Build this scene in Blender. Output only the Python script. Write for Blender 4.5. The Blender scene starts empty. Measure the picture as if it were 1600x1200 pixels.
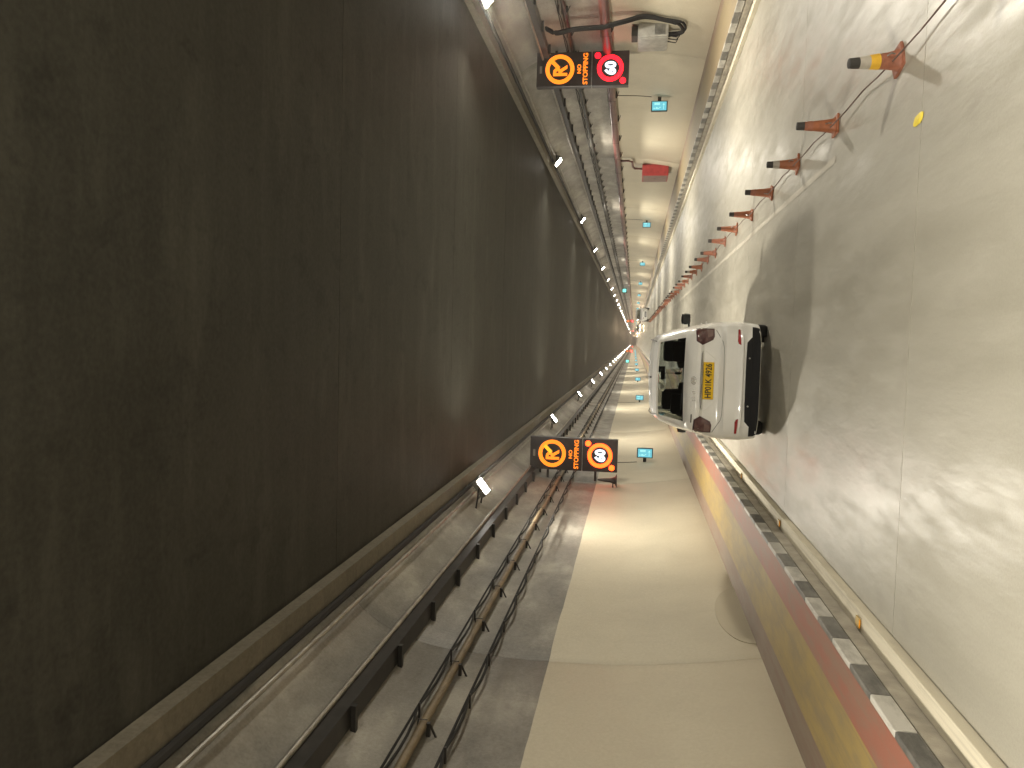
import bpy, bmesh, math, random
from mathutils import Vector, Matrix
from mathutils.bvhtree import BVHTree
random.seed(7)
sc = bpy.context.scene
C = sc.collection

# ------------------------------------------------------------------ camera, world, exposure
cam = bpy.data.cameras.new('camera')
cam.sensor_width = 36.0; cam.lens = 27.0; cam.clip_start = 0.05; cam.clip_end = 3000
co = bpy.data.objects.new('camera', cam); C.objects.link(co)
H = 1.88
right = Vector((0.02613, 0.156957, -0.98726)); up = Vector((0.997913, 0.054236, 0.035036))
back = right.cross(up)
m = Matrix((right, up, back)).transposed().to_4x4(); m.translation = (0, 0, H)
co.matrix_world = m
sc.camera = co

w = bpy.data.worlds.new('World'); sc.world = w; w.use_nodes = True
bg = w.node_tree.nodes['Background']; bg.inputs[0].default_value = (0.02, 0.022, 0.03, 1); bg.inputs[1].default_value = 0.1
sc.view_settings.view_transform = 'Standard'; sc.view_settings.look = 'None'
sc.view_settings.exposure = 0.0; sc.view_settings.gamma = 1.0
sc.view_settings.use_curve_mapping = False
LAMP_POWER = 500.0
sc.render.engine = 'CYCLES'
sc.cycles.max_bounces = 7; sc.cycles.diffuse_bounces = 4; sc.cycles.glossy_bounces = 3; sc.cycles.transmission_bounces = 5; sc.cycles.volume_bounces = 0
LAMP_COL = (1.0, 0.93, 0.79)

CX = 1.85          # centre line of the bore
KL, KR = -2.2, 5.9 # kerb edges
WZ = 0.32          # walkway height
Y0, Y1 = -32.0, 900.0

# ------------------------------------------------------------------ material helpers
def newmat(name):
    mt = bpy.data.materials.new(name); mt.use_nodes = True
    nt = mt.node_tree
    return mt, nt, nt.nodes['Principled BSDF']

def N(nt, t, **kw):
    n = nt.nodes.new(t)
    for k, v in kw.items():
        if k.startswith('i_'):
            n.inputs[int(k[2:])].default_value = v
        else:
            setattr(n, k, v)
    return n

def pos(nt, sx=1, sy=1, sz=1, off=(0, 0, 0)):
    g = N(nt, 'ShaderNodeNewGeometry'); mp = N(nt, 'ShaderNodeMapping')
    mp.inputs['Scale'].default_value = (sx, sy, sz); mp.inputs['Location'].default_value = off
    nt.links.new(g.outputs['Position'], mp.inputs['Vector'])
    return mp.outputs['Vector']

def noise(nt, vec, scale, detail=4, rough=0.55):
    n = N(nt, 'ShaderNodeTexNoise'); n.inputs['Scale'].default_value = scale
    n.inputs['Detail'].default_value = detail; n.inputs['Roughness'].default_value = rough
    nt.links.new(vec, n.inputs['Vector'])
    return n.outputs['Fac']

def ramp(nt, fac, stops):
    r = N(nt, 'ShaderNodeValToRGB'); e = r.color_ramp.elements
    while len(e) < len(stops): e.new(0.5)
    for el, (p, c) in zip(e, stops):
        el.position = p
        el.color = c if len(c) == 4 else (*c, 1)
    nt.links.new(fac, r.inputs[0]); return r.outputs[0]

def g3(v): return (v, v, v)

def mixc(nt, fac, a, b, mode='MIX'):
    n = N(nt, 'ShaderNodeMix', data_type='RGBA', blend_type=mode)
    for s, v in ((0, fac), (6, a), (7, b)):
        if hasattr(v, 'is_linked') or isinstance(v, bpy.types.NodeSocket): nt.links.new(v, n.inputs[s])
        else: n.inputs[s].default_value = v if s == 0 else ((*v, 1) if len(v) == 3 else v)
    return n.outputs[2]

def bump(nt, bs, h, strength=0.3, dist=0.01):
    b = N(nt, 'ShaderNodeBump'); b.inputs['Strength'].default_value = strength; b.inputs['Distance'].default_value = dist
    nt.links.new(h, b.inputs['Height']); nt.links.new(b.outputs[0], bs.inputs['Normal'])

def simple(name, col, rough=0.6, metal=0.0, var=0.25, scale=6.0, emit=None, es=0.0, coat=0.0, bumps=0.0):
    mt, nt, bs = newmat(name)
    f = noise(nt, pos(nt), scale, 5)
    lo = tuple(c*(1-var) for c in col); hi = tuple(min(1, c*(1+var)) for c in col)
    nt.links.new(ramp(nt, f, [(0.3, lo), (0.7, hi)]), bs.inputs['Base Color'])
    bs.inputs['Roughness'].default_value = rough; bs.inputs['Metallic'].default_value = metal
    if coat: bs.inputs['Coat Weight'].default_value = coat; bs.inputs['Coat Roughness'].default_value = 0.06
    if emit:
        bs.inputs['Emission Color'].default_value = (*emit, 1); bs.inputs['Emission Strength'].default_value = es
    if bumps: bump(nt, bs, noise(nt, pos(nt), scale*8, 4), bumps)
    return mt

M = {}
# road: grey beige concrete, polished in streaks
def road_mat(name, tint):
    mt, nt, bs = newmat(name)
    big = noise(nt, pos(nt, .8, .35, 1, tint), .8, 5, .6)
    fine = noise(nt, pos(nt, 1, 1, 1, tint), 60, 6, .75)
    trail = noise(nt, pos(nt, 1.6, .05, 1), 1.0, 3)
    col = ramp(nt, big, [(.25, (.225, .212, .168)), (.5, (.30, .283, .228)), (.75, (.375, .355, .295))])
    col = mixc(nt, .35, col, ramp(nt, trail, [(.35, (.23, .21, .17)), (.65, (.42, .395, .335))]))
    col = mixc(nt, .3, col, ramp(nt, fine, [(.3, (.2, .185, .15)), (.7, (.42, .40, .34))]))
    blot = noise(nt, pos(nt, 1, .8, 1, (3, 9, 0)), 2.3, 3, .5)
    col = mixc(nt, ramp(nt, blot, [(.60, g3(0)), (.80, g3(.28))]), col, (.16, .145, .115))
    nt.links.new(col, bs.inputs['Base Color'])
    r1 = noise(nt, pos(nt, 2.8, .6, 1), 1.1, 5, .65)
    nt.links.new(ramp(nt, r1, [(.32, g3(.30)), (.5, g3(.43)), (.68, g3(.62))]), bs.inputs['Roughness'])
    hb = noise(nt, pos(nt, 3.4, 1.0, 1), 1.3, 5, .55)
    bump(nt, bs, hb, .24, .03)
    return mt
M['road'] = road_mat('road_concrete', (0, 0, 0))
M['joint'] = simple('joint_sealant', (.19, .175, .14), .9)

# lining: cream paint below, bare grey concrete above
def wall_mat():
    mt, nt, bs = newmat('tunnel_wall_paint')
    g = N(nt, 'ShaderNodeNewGeometry'); s = N(nt, 'ShaderNodeSeparateXYZ'); nt.links.new(g.outputs['Position'], s.inputs[0])
    wob = noise(nt, pos(nt, 1, .6, 1), 1.2, 3)
    a = N(nt, 'ShaderNodeMath', operation='MULTIPLY_ADD'); nt.links.new(wob, a.inputs[0]); a.inputs[1].default_value = .05
    nt.links.new(s.outputs['Z'], a.inputs[2])
    st = N(nt, 'ShaderNodeMath', operation='GREATER_THAN'); nt.links.new(a.outputs[0], st.inputs[0]); st.inputs[1].default_value = 2.775
    big = noise(nt, pos(nt, 1, .5, 1), .7, 5, .6)
    cl = noise(nt, pos(nt, 1, .55, 1.2, (7, 2, 1)), 1.5, 6, .62)
    fine = noise(nt, pos(nt), 30, 5, .7)
    drip = noise(nt, pos(nt, 3, 3, .25), 1.5, 5, .6)
    paint = ramp(nt, big, [(.25, (.52, .465, .33)), (.75, (.63, .57, .42))])
    paint = mixc(nt, ramp(nt, drip, [(.6, g3(0)), (.8, g3(.25))]), paint, (.36, .31, .21))
    conc = ramp(nt, cl, [(.3, (.105, .094, .072)), (.5, (.20, .183, .145)), (.68, (.36, .335, .275))])
    conc = mixc(nt, ramp(nt, drip, [(.55, g3(0)), (.8, g3(.5))]), conc, (.13, .115, .09))
    # uneven darker bands that follow the ring joints
    def mth(op, a, b=None):
        q = N(nt, 'ShaderNodeMath', operation=op)
        for k, v_ in enumerate((a, b)):
            if v_ is None: continue
            if isinstance(v_, bpy.types.NodeSocket): nt.links.new(v_, q.inputs[k])
            else: q.inputs[k].default_value = v_
        return q.outputs[0]
    jd = mth('ABSOLUTE', mth('SUBTRACT', mth('FRACT', mth('ADD', mth('DIVIDE', mth('SUBTRACT', s.outputs['Y'], 8.9), 11.7), 100.5)), .5))
    band_noise = noise(nt, pos(nt, 1, 1.6, .5, (2, 5, 8)), 1.3, 5, .6)
    jm = mth('MULTIPLY', ramp(nt, jd, [(.01, g3(1)), (.10, g3(0))]), ramp(nt, band_noise, [(.35, g3(.15)), (.6, g3(1))]))
    conc = mixc(nt, mth('MULTIPLY', jm, .7), conc, (.075, .068, .052))
    paint = mixc(nt, mth('MULTIPLY', ramp(nt, jd, [(.001, g3(1)), (.012, g3(0))]), .3), paint, (.34, .30, .2))
    smear = noise(nt, pos(nt, 1, .9, .8, (1, 4, 2)), .8, 4, .55)
    paint = mixc(nt, ramp(nt, smear, [(.45, g3(0)), (.75, g3(.5))]), paint, (.42, .37, .26))
    col = mixc(nt, st.outputs[0], paint, conc)
    col = mixc(nt, .16, col, ramp(nt, fine, [(.3, g3(.12)), (.7, g3(.6))]))
    # dust band low down
    dz = N(nt, 'ShaderNodeMapRange'); nt.links.new(s.outputs['Z'], dz.inputs[0]); dz.inputs[1].default_value = .3; dz.inputs[2].default_value = 1.25
    dz.inputs[3].default_value = .5; dz.inputs[4].default_value = 0
    col = mixc(nt, dz.outputs[0], col, (.33, .27, .18))
    nt.links.new(col, bs.inputs['Base Color'])
    rr = ramp(nt, big, [(.3, g3(.42)), (.7, g3(.62))]); nt.links.new(rr, bs.inputs['Roughness'])
    bump(nt, bs, cl, .35, .03)
    return mt
M['wall'] = wall_mat()

def ceil_mat(name, lo, hi, dirt=1.0):
    mt, nt, bs = newmat(name)
    a = noise(nt, pos(nt, 1, .6, 1), .9, 6, .6)
    st = noise(nt, pos(nt, .25, 5, 1), 1.0, 4)
    col = mixc(nt, .4, ramp(nt, a, [(.3, lo), (.7, hi)]), ramp(nt, st, [(.35, lo), (.7, hi)]))
    leak = noise(nt, pos(nt, .35, 1.6, 1, (4, 4, 0)), 1.1, 6, .68)
    col = mixc(nt, ramp(nt, leak, [(.52, g3(0)), (.70, g3(.45*dirt))]), col, tuple(c*1.9 for c in hi))
    spot = noise(nt, pos(nt, 1, .8, 1, (9, 1, 0)), 3.2, 4, .6)
    col = mixc(nt, ramp(nt, spot, [(.56, g3(0)), (.70, g3(.5*dirt))]), col, tuple(c*.45 for c in lo))
    fine = noise(nt, pos(nt), 22, 4, .7)
    col = mixc(nt, .25, col, ramp(nt, fine, [(.3, tuple(c*.5 for c in lo)), (.7, tuple(c*1.6 for c in hi))]))
    nt.links.new(col, bs.inputs['Base Color']); bs.inputs['Roughness'].default_value = .62; bs.inputs['Specular IOR Level'].default_value = .16
    bump(nt, bs, a, .3, .03); return mt
M['ceiling'] = ceil_mat('ceiling_soot', (.030, .0295, .0235), (.053, .052, .043))
M['corbel'] = ceil_mat('corbel_concrete', (.12, .108, .08), (.20, .18, .14), .35)
M['wall_gap'] = simple('joint_mortar', (.30, .27, .20), .9)
M['dark_gap'] = simple('dark_gap', (.02, .018, .015), .9)

def paint_mat(name, col, worn, amount=.62, rough=.6, sc_=5):
    mt, nt, bs = newmat(name)
    f = noise(nt, pos(nt, 1, .4, 1), sc_, 6, .7)
    st = noise(nt, pos(nt, 14, .35, 1), 1.4, 4, .6)
    c = mixc(nt, ramp(nt, f, [(amount-.12, g3(0)), (amount+.12, g3(.8))]), col, worn)
    c = mixc(nt, ramp(nt, st, [(.5, g3(0)), (.62, g3(.5))]), c, worn)
    nt.links.new(c, bs.inputs['Base Color']); bs.inputs['Roughness'].default_value = rough
    bump(nt, bs, f, .3, .01); return mt
M['yellow_paint'] = paint_mat('yellow_walkway_paint', (.30, .215, .072), (.20, .155, .085), .54)
M['red_paint'] = paint_mat('red_walkway_paint', (.27, .105, .07), (.20, .14, .10), .56)
M['tan_paint'] = paint_mat('tan_walkway_paint', (.22, .175, .10), (.19, .15, .10))
M['brown_paint'] = paint_mat('brown_walkway_paint', (.19, .125, .09), (.21, .17, .125), .54)
M['walk'] = simple('walkway_concrete', (.27, .22, .15), .7, scale=3, bumps=.2)
M['kerb_white'] = paint_mat('kerb_white_paint', (.50, .48, .43), (.22, .205, .18), .58, sc_=7)
M['kerb_black'] = paint_mat('kerb_black_paint', (.085, .082, .075), (.22, .21, .185), .5, sc_=7)
M['kerb_conc'] = simple('kerb_concrete', (.33, .30, .245), .7, scale=5, bumps=.2)
M['edge_line'] = paint_mat('edge_line_paint', (.58, .53, .41), (.38, .34, .26), .64, .8)
M['lane_line'] = paint_mat('lane_line_paint', (.46, .43, .36), (.33, .30, .245), .54)
M['galv'] = simple('galvanised_steel', (.30, .30, .29), .38, .8, scale=9)
M['dark_steel'] = simple('dark_steel', (.045, .042, .038), .45, .5)
M['bright_conduit'] = simple('bright_conduit', (.30, .285, .25), .42, .7)
M['cable'] = simple('black_cable', (.014, .013, .012), .85)
M['tan_pipe'] = simple('tan_conduit', (.17, .13, .075), .5)
M['fire_pipe'] = simple('oxide_red_pipe', (.11, .045, .04), .35, 0, .3, 3)
M['black_plastic'] = simple('black_plastic', (.02, .02, .021), .42)
M['grey_plastic'] = simple('grey_plastic', (.33, .32, .29), .3)
M['red_enamel'] = simple('red_enamel', (.30, .035, .035), .4)
M['lamp_body'] = simple('lamp_housing', (.22, .215, .2), .45, .4)
M['cone_orange'] = simple('orange_plastic', (.27, .085, .032), .5, var=.2, scale=20)
M['cone_faded'] = simple('faded_orange_plastic', (.25, .09, .05), .6, var=.25, scale=20)
M['cone_black'] = simple('black_rubber', (.03, .027, .024), .7)
M['cone_band'] = simple('dirty_reflective_band', (.34, .31, .26), .5)
M['cone_yellow'] = simple('yellow_plastic', (.62, .36, .03), .5)
def emis(name, col, s):
    mt, nt, bs = newmat(name); bs.inputs['Base Color'].default_value = (.02, .02, .02, 1)
    bs.inputs['Emission Color'].default_value = (*col, 1); bs.inputs['Emission Strength'].default_value = s; bs.inputs['Roughness'].default_value = .4
    return mt
M['lens'] = emis('lamp_lens', (1, .96, .88), 80)
M['cyan'] = emis('exit_sign_face', (.16, .62, .72), 1.05)
M['pale'] = emis('exit_sign_mark', (.45, .95, .95), 1.0)
M['amber'] = emis('amber_leds', (1, .22, .008), 1.9)
M['amber_b'] = emis('amber_leds_bright', (1, .42, .015), 1.7)
M['red_led'] = emis('red_leds', (1, .004, .012), 5.0)
M['white_led'] = emis('white_leds', (.85, .93, 1), 1.6)
M['screen'] = simple('sign_face_black', (.035, .028, .028), .3)
M['green'] = emis('green_sign_face', (.25, .95, .8), 1.6)
M['headlight'] = emis('headlight_on', (1, .78, .50), 220)

# ------------------------------------------------------------------ mesh helpers
class MB:
    def __init__(s): s.v = []; s.f = []
    def add(s, v, f):
        b = len(s.v); s.v += [tuple(p) for p in v]; s.f += [tuple(i+b for i in q) for q in f]; return s
    def box(s, x0, x1, y0, y1, z0, z1, bev=0.0):
        if bev <= 0:
            v = [(x, y, z) for x in (x0, x1) for y in (y0, y1) for z in (z0, z1)]
            f = [(0, 1, 3, 2), (4, 6, 7, 5), (0, 4, 5, 1), (2, 3, 7, 6), (0, 2, 6, 4), (1, 5, 7, 3)]
            return s.add(v, f)
        bm = bmesh.new(); bmesh.ops.create_cube(bm, size=1)
        for q in bm.verts:
            q.co = Vector(((x0+x1)/2+q.co.x*(x1-x0), (y0+y1)/2+q.co.y*(y1-y0), (z0+z1)/2+q.co.z*(z1-z0)))
        bmesh.ops.bevel(bm, geom=list(bm.edges), offset=bev, segments=2, affect='EDGES', profile=.6)
        bm.verts.index_update()
        s.add([q.co.copy() for q in bm.verts], [[q.index for q in f.verts] for f in bm.faces]); bm.free(); return s
    def tube(s, pts, r, n=8, closed=True):
        pts = [Vector(p) for p in pts]; rr = r if isinstance(r, (list, tuple)) else [r]*len(pts)
        base = len(s.v)
        for i, p in enumerate(pts):
            d = (pts[min(i+1, len(pts)-1)] - pts[max(i-1, 0)]).normalized()
            a = Vector((0, 0, 1)) if abs(d.z) < .9 else Vector((1, 0, 0))
            u = d.cross(a).normalized(); w_ = d.cross(u).normalized()
            for k in range(n):
                t = 2*math.pi*k/n; s.v.append(tuple(p + (u*math.cos(t)+w_*math.sin(t))*rr[i]))
        for i in range(len(pts)-1):
            for k in range(n):
                a = base+i*n+k; b = base+i*n+(k+1) % n
                s.f.append((a, b, b+n, a+n))
        if closed:
            s.f.append(tuple(base+k for k in range(n))[::-1]); s.f.append(tuple(base+(len(pts)-1)*n+k for k in range(n)))
        return s
    def lathe(s, prof, c=(0, 0, 0), n=16, axis='z'):
        base = len(s.v)
        for r, h in prof:
            for k in range(n):
                t = 2*math.pi*k/n; a, b = r*math.cos(t), r*math.sin(t)
                p = (a, b, h) if axis == 'z' else ((a, h, b) if axis == 'y' else (h, a, b))
                s.v.append((p[0]+c[0], p[1]+c[1], p[2]+c[2]))
        for i in range(len(prof)-1):
            for k in range(n):
                a = base+i*n+k; b = base+i*n+(k+1) % n
                s.f.append((a, b, b+n, a+n))
        s.f.append(tuple(base+k for k in range(n))); s.f.append(tuple(base+(len(prof)-1)*n+k for k in range(n)))
        return s
    def mesh(s, name, mat, smooth=False):
        me = bpy.data.meshes.new(name); me.from_pydata(s.v, [], s.f); me.update()
        bm = bmesh.new(); bm.from_mesh(me); bmesh.ops.recalc_face_normals(bm, faces=bm.faces); bm.to_mesh(me); bm.free()
        for mm in (mat if isinstance(mat, (list, tuple)) else [mat]): me.materials.append(mm)
        if smooth:
            for p in me.polygons: p.use_smooth = True
            try: me.set_sharp_from_angle(angle=math.radians(42))
            except Exception: pass
        return me
    def build(s, name, mat, parent=None, smooth=False, loc=None):
        return link(name, s.mesh(name, mat, smooth), parent, loc)

def link(name, data, parent=None, loc=None):
    o = bpy.data.objects.new(name, data); C.objects.link(o)
    if parent: o.parent = parent
    if loc: o.location = loc
    return o
def tag(o, label=None, cat=None, group=None, kind=None):
    for k, v in (('label', label), ('category', cat), ('group', group), ('kind', kind)):
        if v: o[k] = v
    return o
def empty(name, loc, label=None, cat=None, group=None, rz=0.0):
    o = bpy.data.objects.new(name, None); C.objects.link(o); o.location = loc; o.rotation_euler = (0, 0, rz)
    o.empty_display_size = .2
    return tag(o, label, cat, group)
def copy_tree(o, parent=None):
    c = o.copy(); C.objects.link(c); c.parent = parent
    for ch in list(o.children): copy_tree(ch, c)
    return c
def strip(name, x0, x1, z, mat, y0=Y0, y1=Y1, parent=None, kind='structure', step=40):
    mb = MB(); n = max(1, int((y1-y0)/step))
    ys = [y0+(y1-y0)*i/n for i in range(n+1)]
    v = [(x, y, z) for y in ys for x in (x0, x1)]
    mb.add(v, [(2*i, 2*i+1, 2*i+3, 2*i+2) for i in range(n)])
    o = mb.build(name, mat, parent)
    if kind: o['kind'] = kind
    return o

def pchip(xs, ys, x):
    n = len(xs)
    if x <= xs[0]: return ys[0]
    if x >= xs[-1]: return ys[-1]
    h = [xs[i+1]-xs[i] for i in range(n-1)]; d = [(ys[i+1]-ys[i])/h[i] for i in range(n-1)]
    def sl(i):
        if i == 0: return d[0]
        if i == n-1: return d[-1]
        if d[i-1]*d[i] <= 0: return 0.0
        w1 = 2*h[i]+h[i-1]; w2 = h[i]+2*h[i-1]
        return (w1+w2)/(w1/d[i-1]+w2/d[i])
    i = max(k for k in range(n-1) if xs[k] <= x); t = (x-xs[i])/h[i]
    return (2*t**3-3*t*t+1)*ys[i]+(t**3-2*t*t+t)*h[i]*sl(i)+(-2*t**3+3*t*t)*ys[i+1]+(t**3-t*t)*h[i]*sl(i+1)
WZS = [.30, 1.2, 2.2, 3.0, 4.0, 4.6, 5.0, 5.3]; WAS = [5.4, 5.55, 5.65, 5.67, 5.62, 5.49, 5.27, 4.96]
def wall_a(z): return pchip(WZS, WAS, z)
def wall_x(side, z): return CX + side*wall_a(z)

# ------------------------------------------------------------------ ground, road, slabs
ground = strip('ground', -6, 10, -0.25, M['dark_gap'], step=1000)
road = strip('road', KL-.02, KR+.02, -0.03, M['joint'], step=40)
slab_w = [(KL+.165, CX), (CX, KR-.165)]
SL = 4.0
slab_me = []
for (a, b) in slab_w:
    slab_me.append(MB().box(a, b, 0.0, SL-.006, -.15, 0.0).mesh('road_slab', M['road']))
ys = 1.7 - SL*2
while ys < 120:
    for me in slab_me: link('road_slab', me, road, (0, ys, 0))
    ys += SL
far_road = MB()
for (a, b) in slab_w:
    far_road.box(a, b, ys, Y1, -.15, 0)
    far_road.box(a, b, Y0, 1.7-SL*2-.012, -.15, 0)
tag(far_road.build('road_surface', M['road'], road), kind='stuff')
# worn centre line, dashed by wear, and side strips of concrete drain edging
tag(strip('lane_line', 1.80, 1.87, .004, M['lane_line'], 8.0, 400, step=20), kind='structure')

# edging strip next to each kerb (pale, low)
def edging(x0, x1):
    mb = MB(); mb.box(min(x0, x1), max(x0, x1), Y0, Y1, -.15, .075, .009); o = mb.build('gutter_edge', M['edge_line'])
    o['kind'] = 'structure'; return o
edging(KL+.002, KL+.16); edging(KR-.002, KR-.16)

# ------------------------------------------------------------------ walkways and kerbs
BL = .47
def walkway(side):
    # side -1 left, +1 right
    k = KL if side < 0 else KR
    wall = wall_x(side, .3) + side*.05
    base = MB(); inner = k + side*.035
    base.box(min(inner, wall), max(inner, wall), Y0, Y1, -.15, WZ-.004)
    o = base.build('walkway', M['walk']); o['kind'] = 'structure'
    if side < 0:
        strip('walkway_paint', -3.6, -3.195, WZ, M['brown_paint'], parent=o, kind=None)
        strip('walkway_paint', -3.195, -2.56, WZ, M['yellow_paint'], parent=o, kind=None)
        strip('walkway_paint', -2.56, inner-.004, WZ, M['red_paint'], parent=o, kind=None)
    else:
        strip('walkway_paint', inner+.004, 6.35, WZ, M['tan_paint'], parent=o, kind=None)
        strip('walkway_paint', 6.35, 6.95, WZ, M['tan_paint'], parent=o, kind=None)
        strip('walkway_paint', 6.95, 7.26, WZ, M['brown_paint'], parent=o, kind=None)
    # kerb: concrete base course + painted blocks
    kb = MB(); kb.box(min(k, inner), max(k, inner), Y0, Y1, -.15, .185)
    kerb = kb.build('kerb', M['kerb_conc']); kerb['kind'] = 'structure'
    blk = {}
    for c in ('kerb_white', 'kerb_black'):
        x0, x1 = sorted((k - side*.012, inner))
        blk[c] = MB().box(x0, x1, 0, BL-.008, .20, WZ+.006, .010).mesh('kerb_block', M[c])
    y = -3.4; i = 0
    while y < 62:
        link('kerb_block', blk['kerb_white' if i % 2 else 'kerb_black'], kerb, (0, y, 0)); y += BL; i += 1
    far = {'kerb_white': MB(), 'kerb_black': MB()}
    x0, x1 = sorted((k - side*.012, inner))
    while y < 420:
        far['kerb_white' if i % 2 else 'kerb_black'].box(x0, x1, y, y+BL-.006, .20, WZ+.004); y += BL; i += 1
    for c, mb in far.items(): tag(mb.build('kerb_run', M[c], kerb), kind='stuff')
    b = MB().box(x0, x1, y, Y1, .20, WZ+.002).box(x0, x1, Y0, -3.42, .20, WZ+.002)
    tag(b.build('kerb_run', M['kerb_conc'], kerb), kind='stuff')
walkway(-1); walkway(1)

# ------------------------------------------------------------------ tunnel lining
RING = 11.7; R0 = 8.9 - RING*3
def lining(side, label):
    nm = 'tunnel_wall'
    zs = [.2+5.06*i/26 for i in range(27)]
    bk = MB(); v = []
    for y in (Y0, Y1):
        for z in zs: v.append((wall_x(side, z)+side*.06, y, z))
    n = len(zs); bk.add(v, [(i, i+1, n+i+1, n+i) for i in range(n-1)])
    root = bk.build(nm, M['wall_gap']); tag(root, label, 'wall')
    def panel(L):
        mb = MB(); v = []
        gap = .005
        prof = [(wall_x(side, z), z) for z in zs]
        m_ = len(prof)
        yy = [(0, .05), (0, .004), (.010, 0), (L-gap-.010, 0), (L-gap, .004), (L-gap, .05)]
        for (y, off) in yy:
            for (x, z) in prof: v.append((x + side*off, y, z))
        f = [(j*m_+i, j*m_+i+1, (j+1)*m_+i+1, (j+1)*m_+i) for j in range(5) for i in range(m_-1)]
        return mb.add(v, f).mesh('wall_panel', M['wall'], True)
    me = panel(RING)
    y = R0; k = 0
    while y < 250:
        link('wall_panel', me, root, (0, y, 0)); y += RING
    o = link('wall_run', panel(Y1-y), root, (0, y, 0)); o['kind'] = 'stuff'
    # corbel that carries the ceiling slab
    xo, xi = CX+side*5.08, CX+side*4.72
    x0, x1 = sorted((xo, xi))
    cb = MB().box(x0, x1, Y0, Y1, 5.25, 5.40)
    c = cb.build('corbel_beam', M['corbel'])
    tag(c, ('left' if side < 0 else 'right')+'-hand long concrete corbel beam where wall meets dark ceiling', 'beam')
lining(-1, 'curved tunnel wall on the left, cream paint below and grey concrete above')
lining(1, 'curved tunnel wall on the far right beyond the cones, cream below and grey above')
cz = 5.42
cl = MB().box(CX-4.9, CX+4.9, Y0, Y1, cz+.08, cz+.12).build('tunnel_ceiling', M['ceiling'])
tag(cl, 'dark sooty concrete slab ceiling spanning the whole tunnel', 'ceiling')
pm = MB().box(CX-4.85, CX+4.85, 0, RING/2-.008, cz, cz+.075).mesh('ceiling_panel', M['ceiling'])
y = R0
while y < 250:
    link('ceiling_panel', pm, cl, (0, y, 0)); y += RING/2
tag(MB().box(CX-4.85, CX+4.85, y, Y1, cz, cz+.075).build('ceiling_run', M['ceiling'], cl), kind='stuff')
# end closures behind the camera and far away
tag(MB().box(-6, 10, Y0-.4, Y0-.1, -.2, 6.5).build('tunnel_end_wall', M['ceiling']), 'dark end of the tunnel bore behind the viewer', 'wall')
tag(MB().box(-6, 10, Y1+.1, Y1+.4, -.2, 6.5).build('tunnel_far_end', M['ceiling']), 'dark far end of the tunnel bore beyond the last lamps', 'wall')

# half-round shadow at the left wall foot, painted as a thin darker patch
def shadow_patch(yc, half, h):
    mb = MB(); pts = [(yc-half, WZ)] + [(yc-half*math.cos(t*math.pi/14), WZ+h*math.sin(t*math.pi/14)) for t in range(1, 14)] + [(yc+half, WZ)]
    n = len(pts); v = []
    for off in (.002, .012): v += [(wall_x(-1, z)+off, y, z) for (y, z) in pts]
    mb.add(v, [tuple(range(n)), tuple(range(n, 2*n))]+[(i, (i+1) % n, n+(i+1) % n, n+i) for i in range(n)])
    o = mb.build('wall_foot_shadow', simple('painted_shadow', (.40, .35, .25), .6, var=.04, scale=1.5))
    tag(o, 'low half-round shadow painted at the foot of the left wall', 'shadow patch')
shadow_patch(10.35, 1.05, .36)

# ------------------------------------------------------------------ services on the walls
def frange(a, b, s):
    out = []; y = a
    while y < b: out.append(y); y += s
    return out
NEAR, FARY = 75.0, 500.0
def cable_tray(side, z, label):
    xw = wall_x(side, z)
    xi = xw - side*.24; xo = xw - side*.03
    root = empty('cable_tray', (0, 0, 0), label, 'cable tray', 'steel cable trays high on the walls')
    mb = MB(); x0, x1 = sorted((xi, xo))
    mb.box(x0, x1, Y0, FARY, z, z+.012); a, b = sorted((xi, xi+side*.012)); mb.box(a, b, Y0, FARY, z+.013, z+.15)
    mb.build('tray_channel', M['dark_steel'], root)
    r = MB(); r.tube([(xi-side*.025, Y0, z+.165), (xi-side*.025, FARY, z+.165)], .028, 10); r.build('conduit', M['bright_conduit'], root, True)
    cb = MB()
    for k in range(4):
        pts = [(xi+side*(.05+.04*k), y, z+.045+.02*math.sin(y*.9+k*2)) for y in frange(Y0, 120, 1.5)]+[(xi+side*(.05+.04*k), FARY, z+.04)]
        cb.tube(pts, .022, 6)
    cb.build('cable_bundle', M['cable'], root, True)
    br = MB(); x0, x1 = sorted((xi+side*.0, xw+side*.03)); br.box(x0, x1, -.03, .03, z-.055, z-.004)
    me = br.mesh('bracket', M['dark_steel'])
    yy = frange(-2, NEAR, 1.45)
    for y in yy: link('bracket', me, root, (0, y, 0))
    fb = MB()
    for y in frange(yy[-1]+1.45, 260, 1.45):
        fb.add([(p[0], p[1]+y, p[2]) for p in br.v], br.f)
    tag(fb.build('bracket_run', M['dark_steel'], root), kind='stuff')
cable_tray(-1, 4.38, 'dark steel cable tray high on the left wall, topped by a bright conduit')
cable_tray(1, 4.28, 'dark steel cable tray high on the right wall, topped by a bright conduit')

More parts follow.
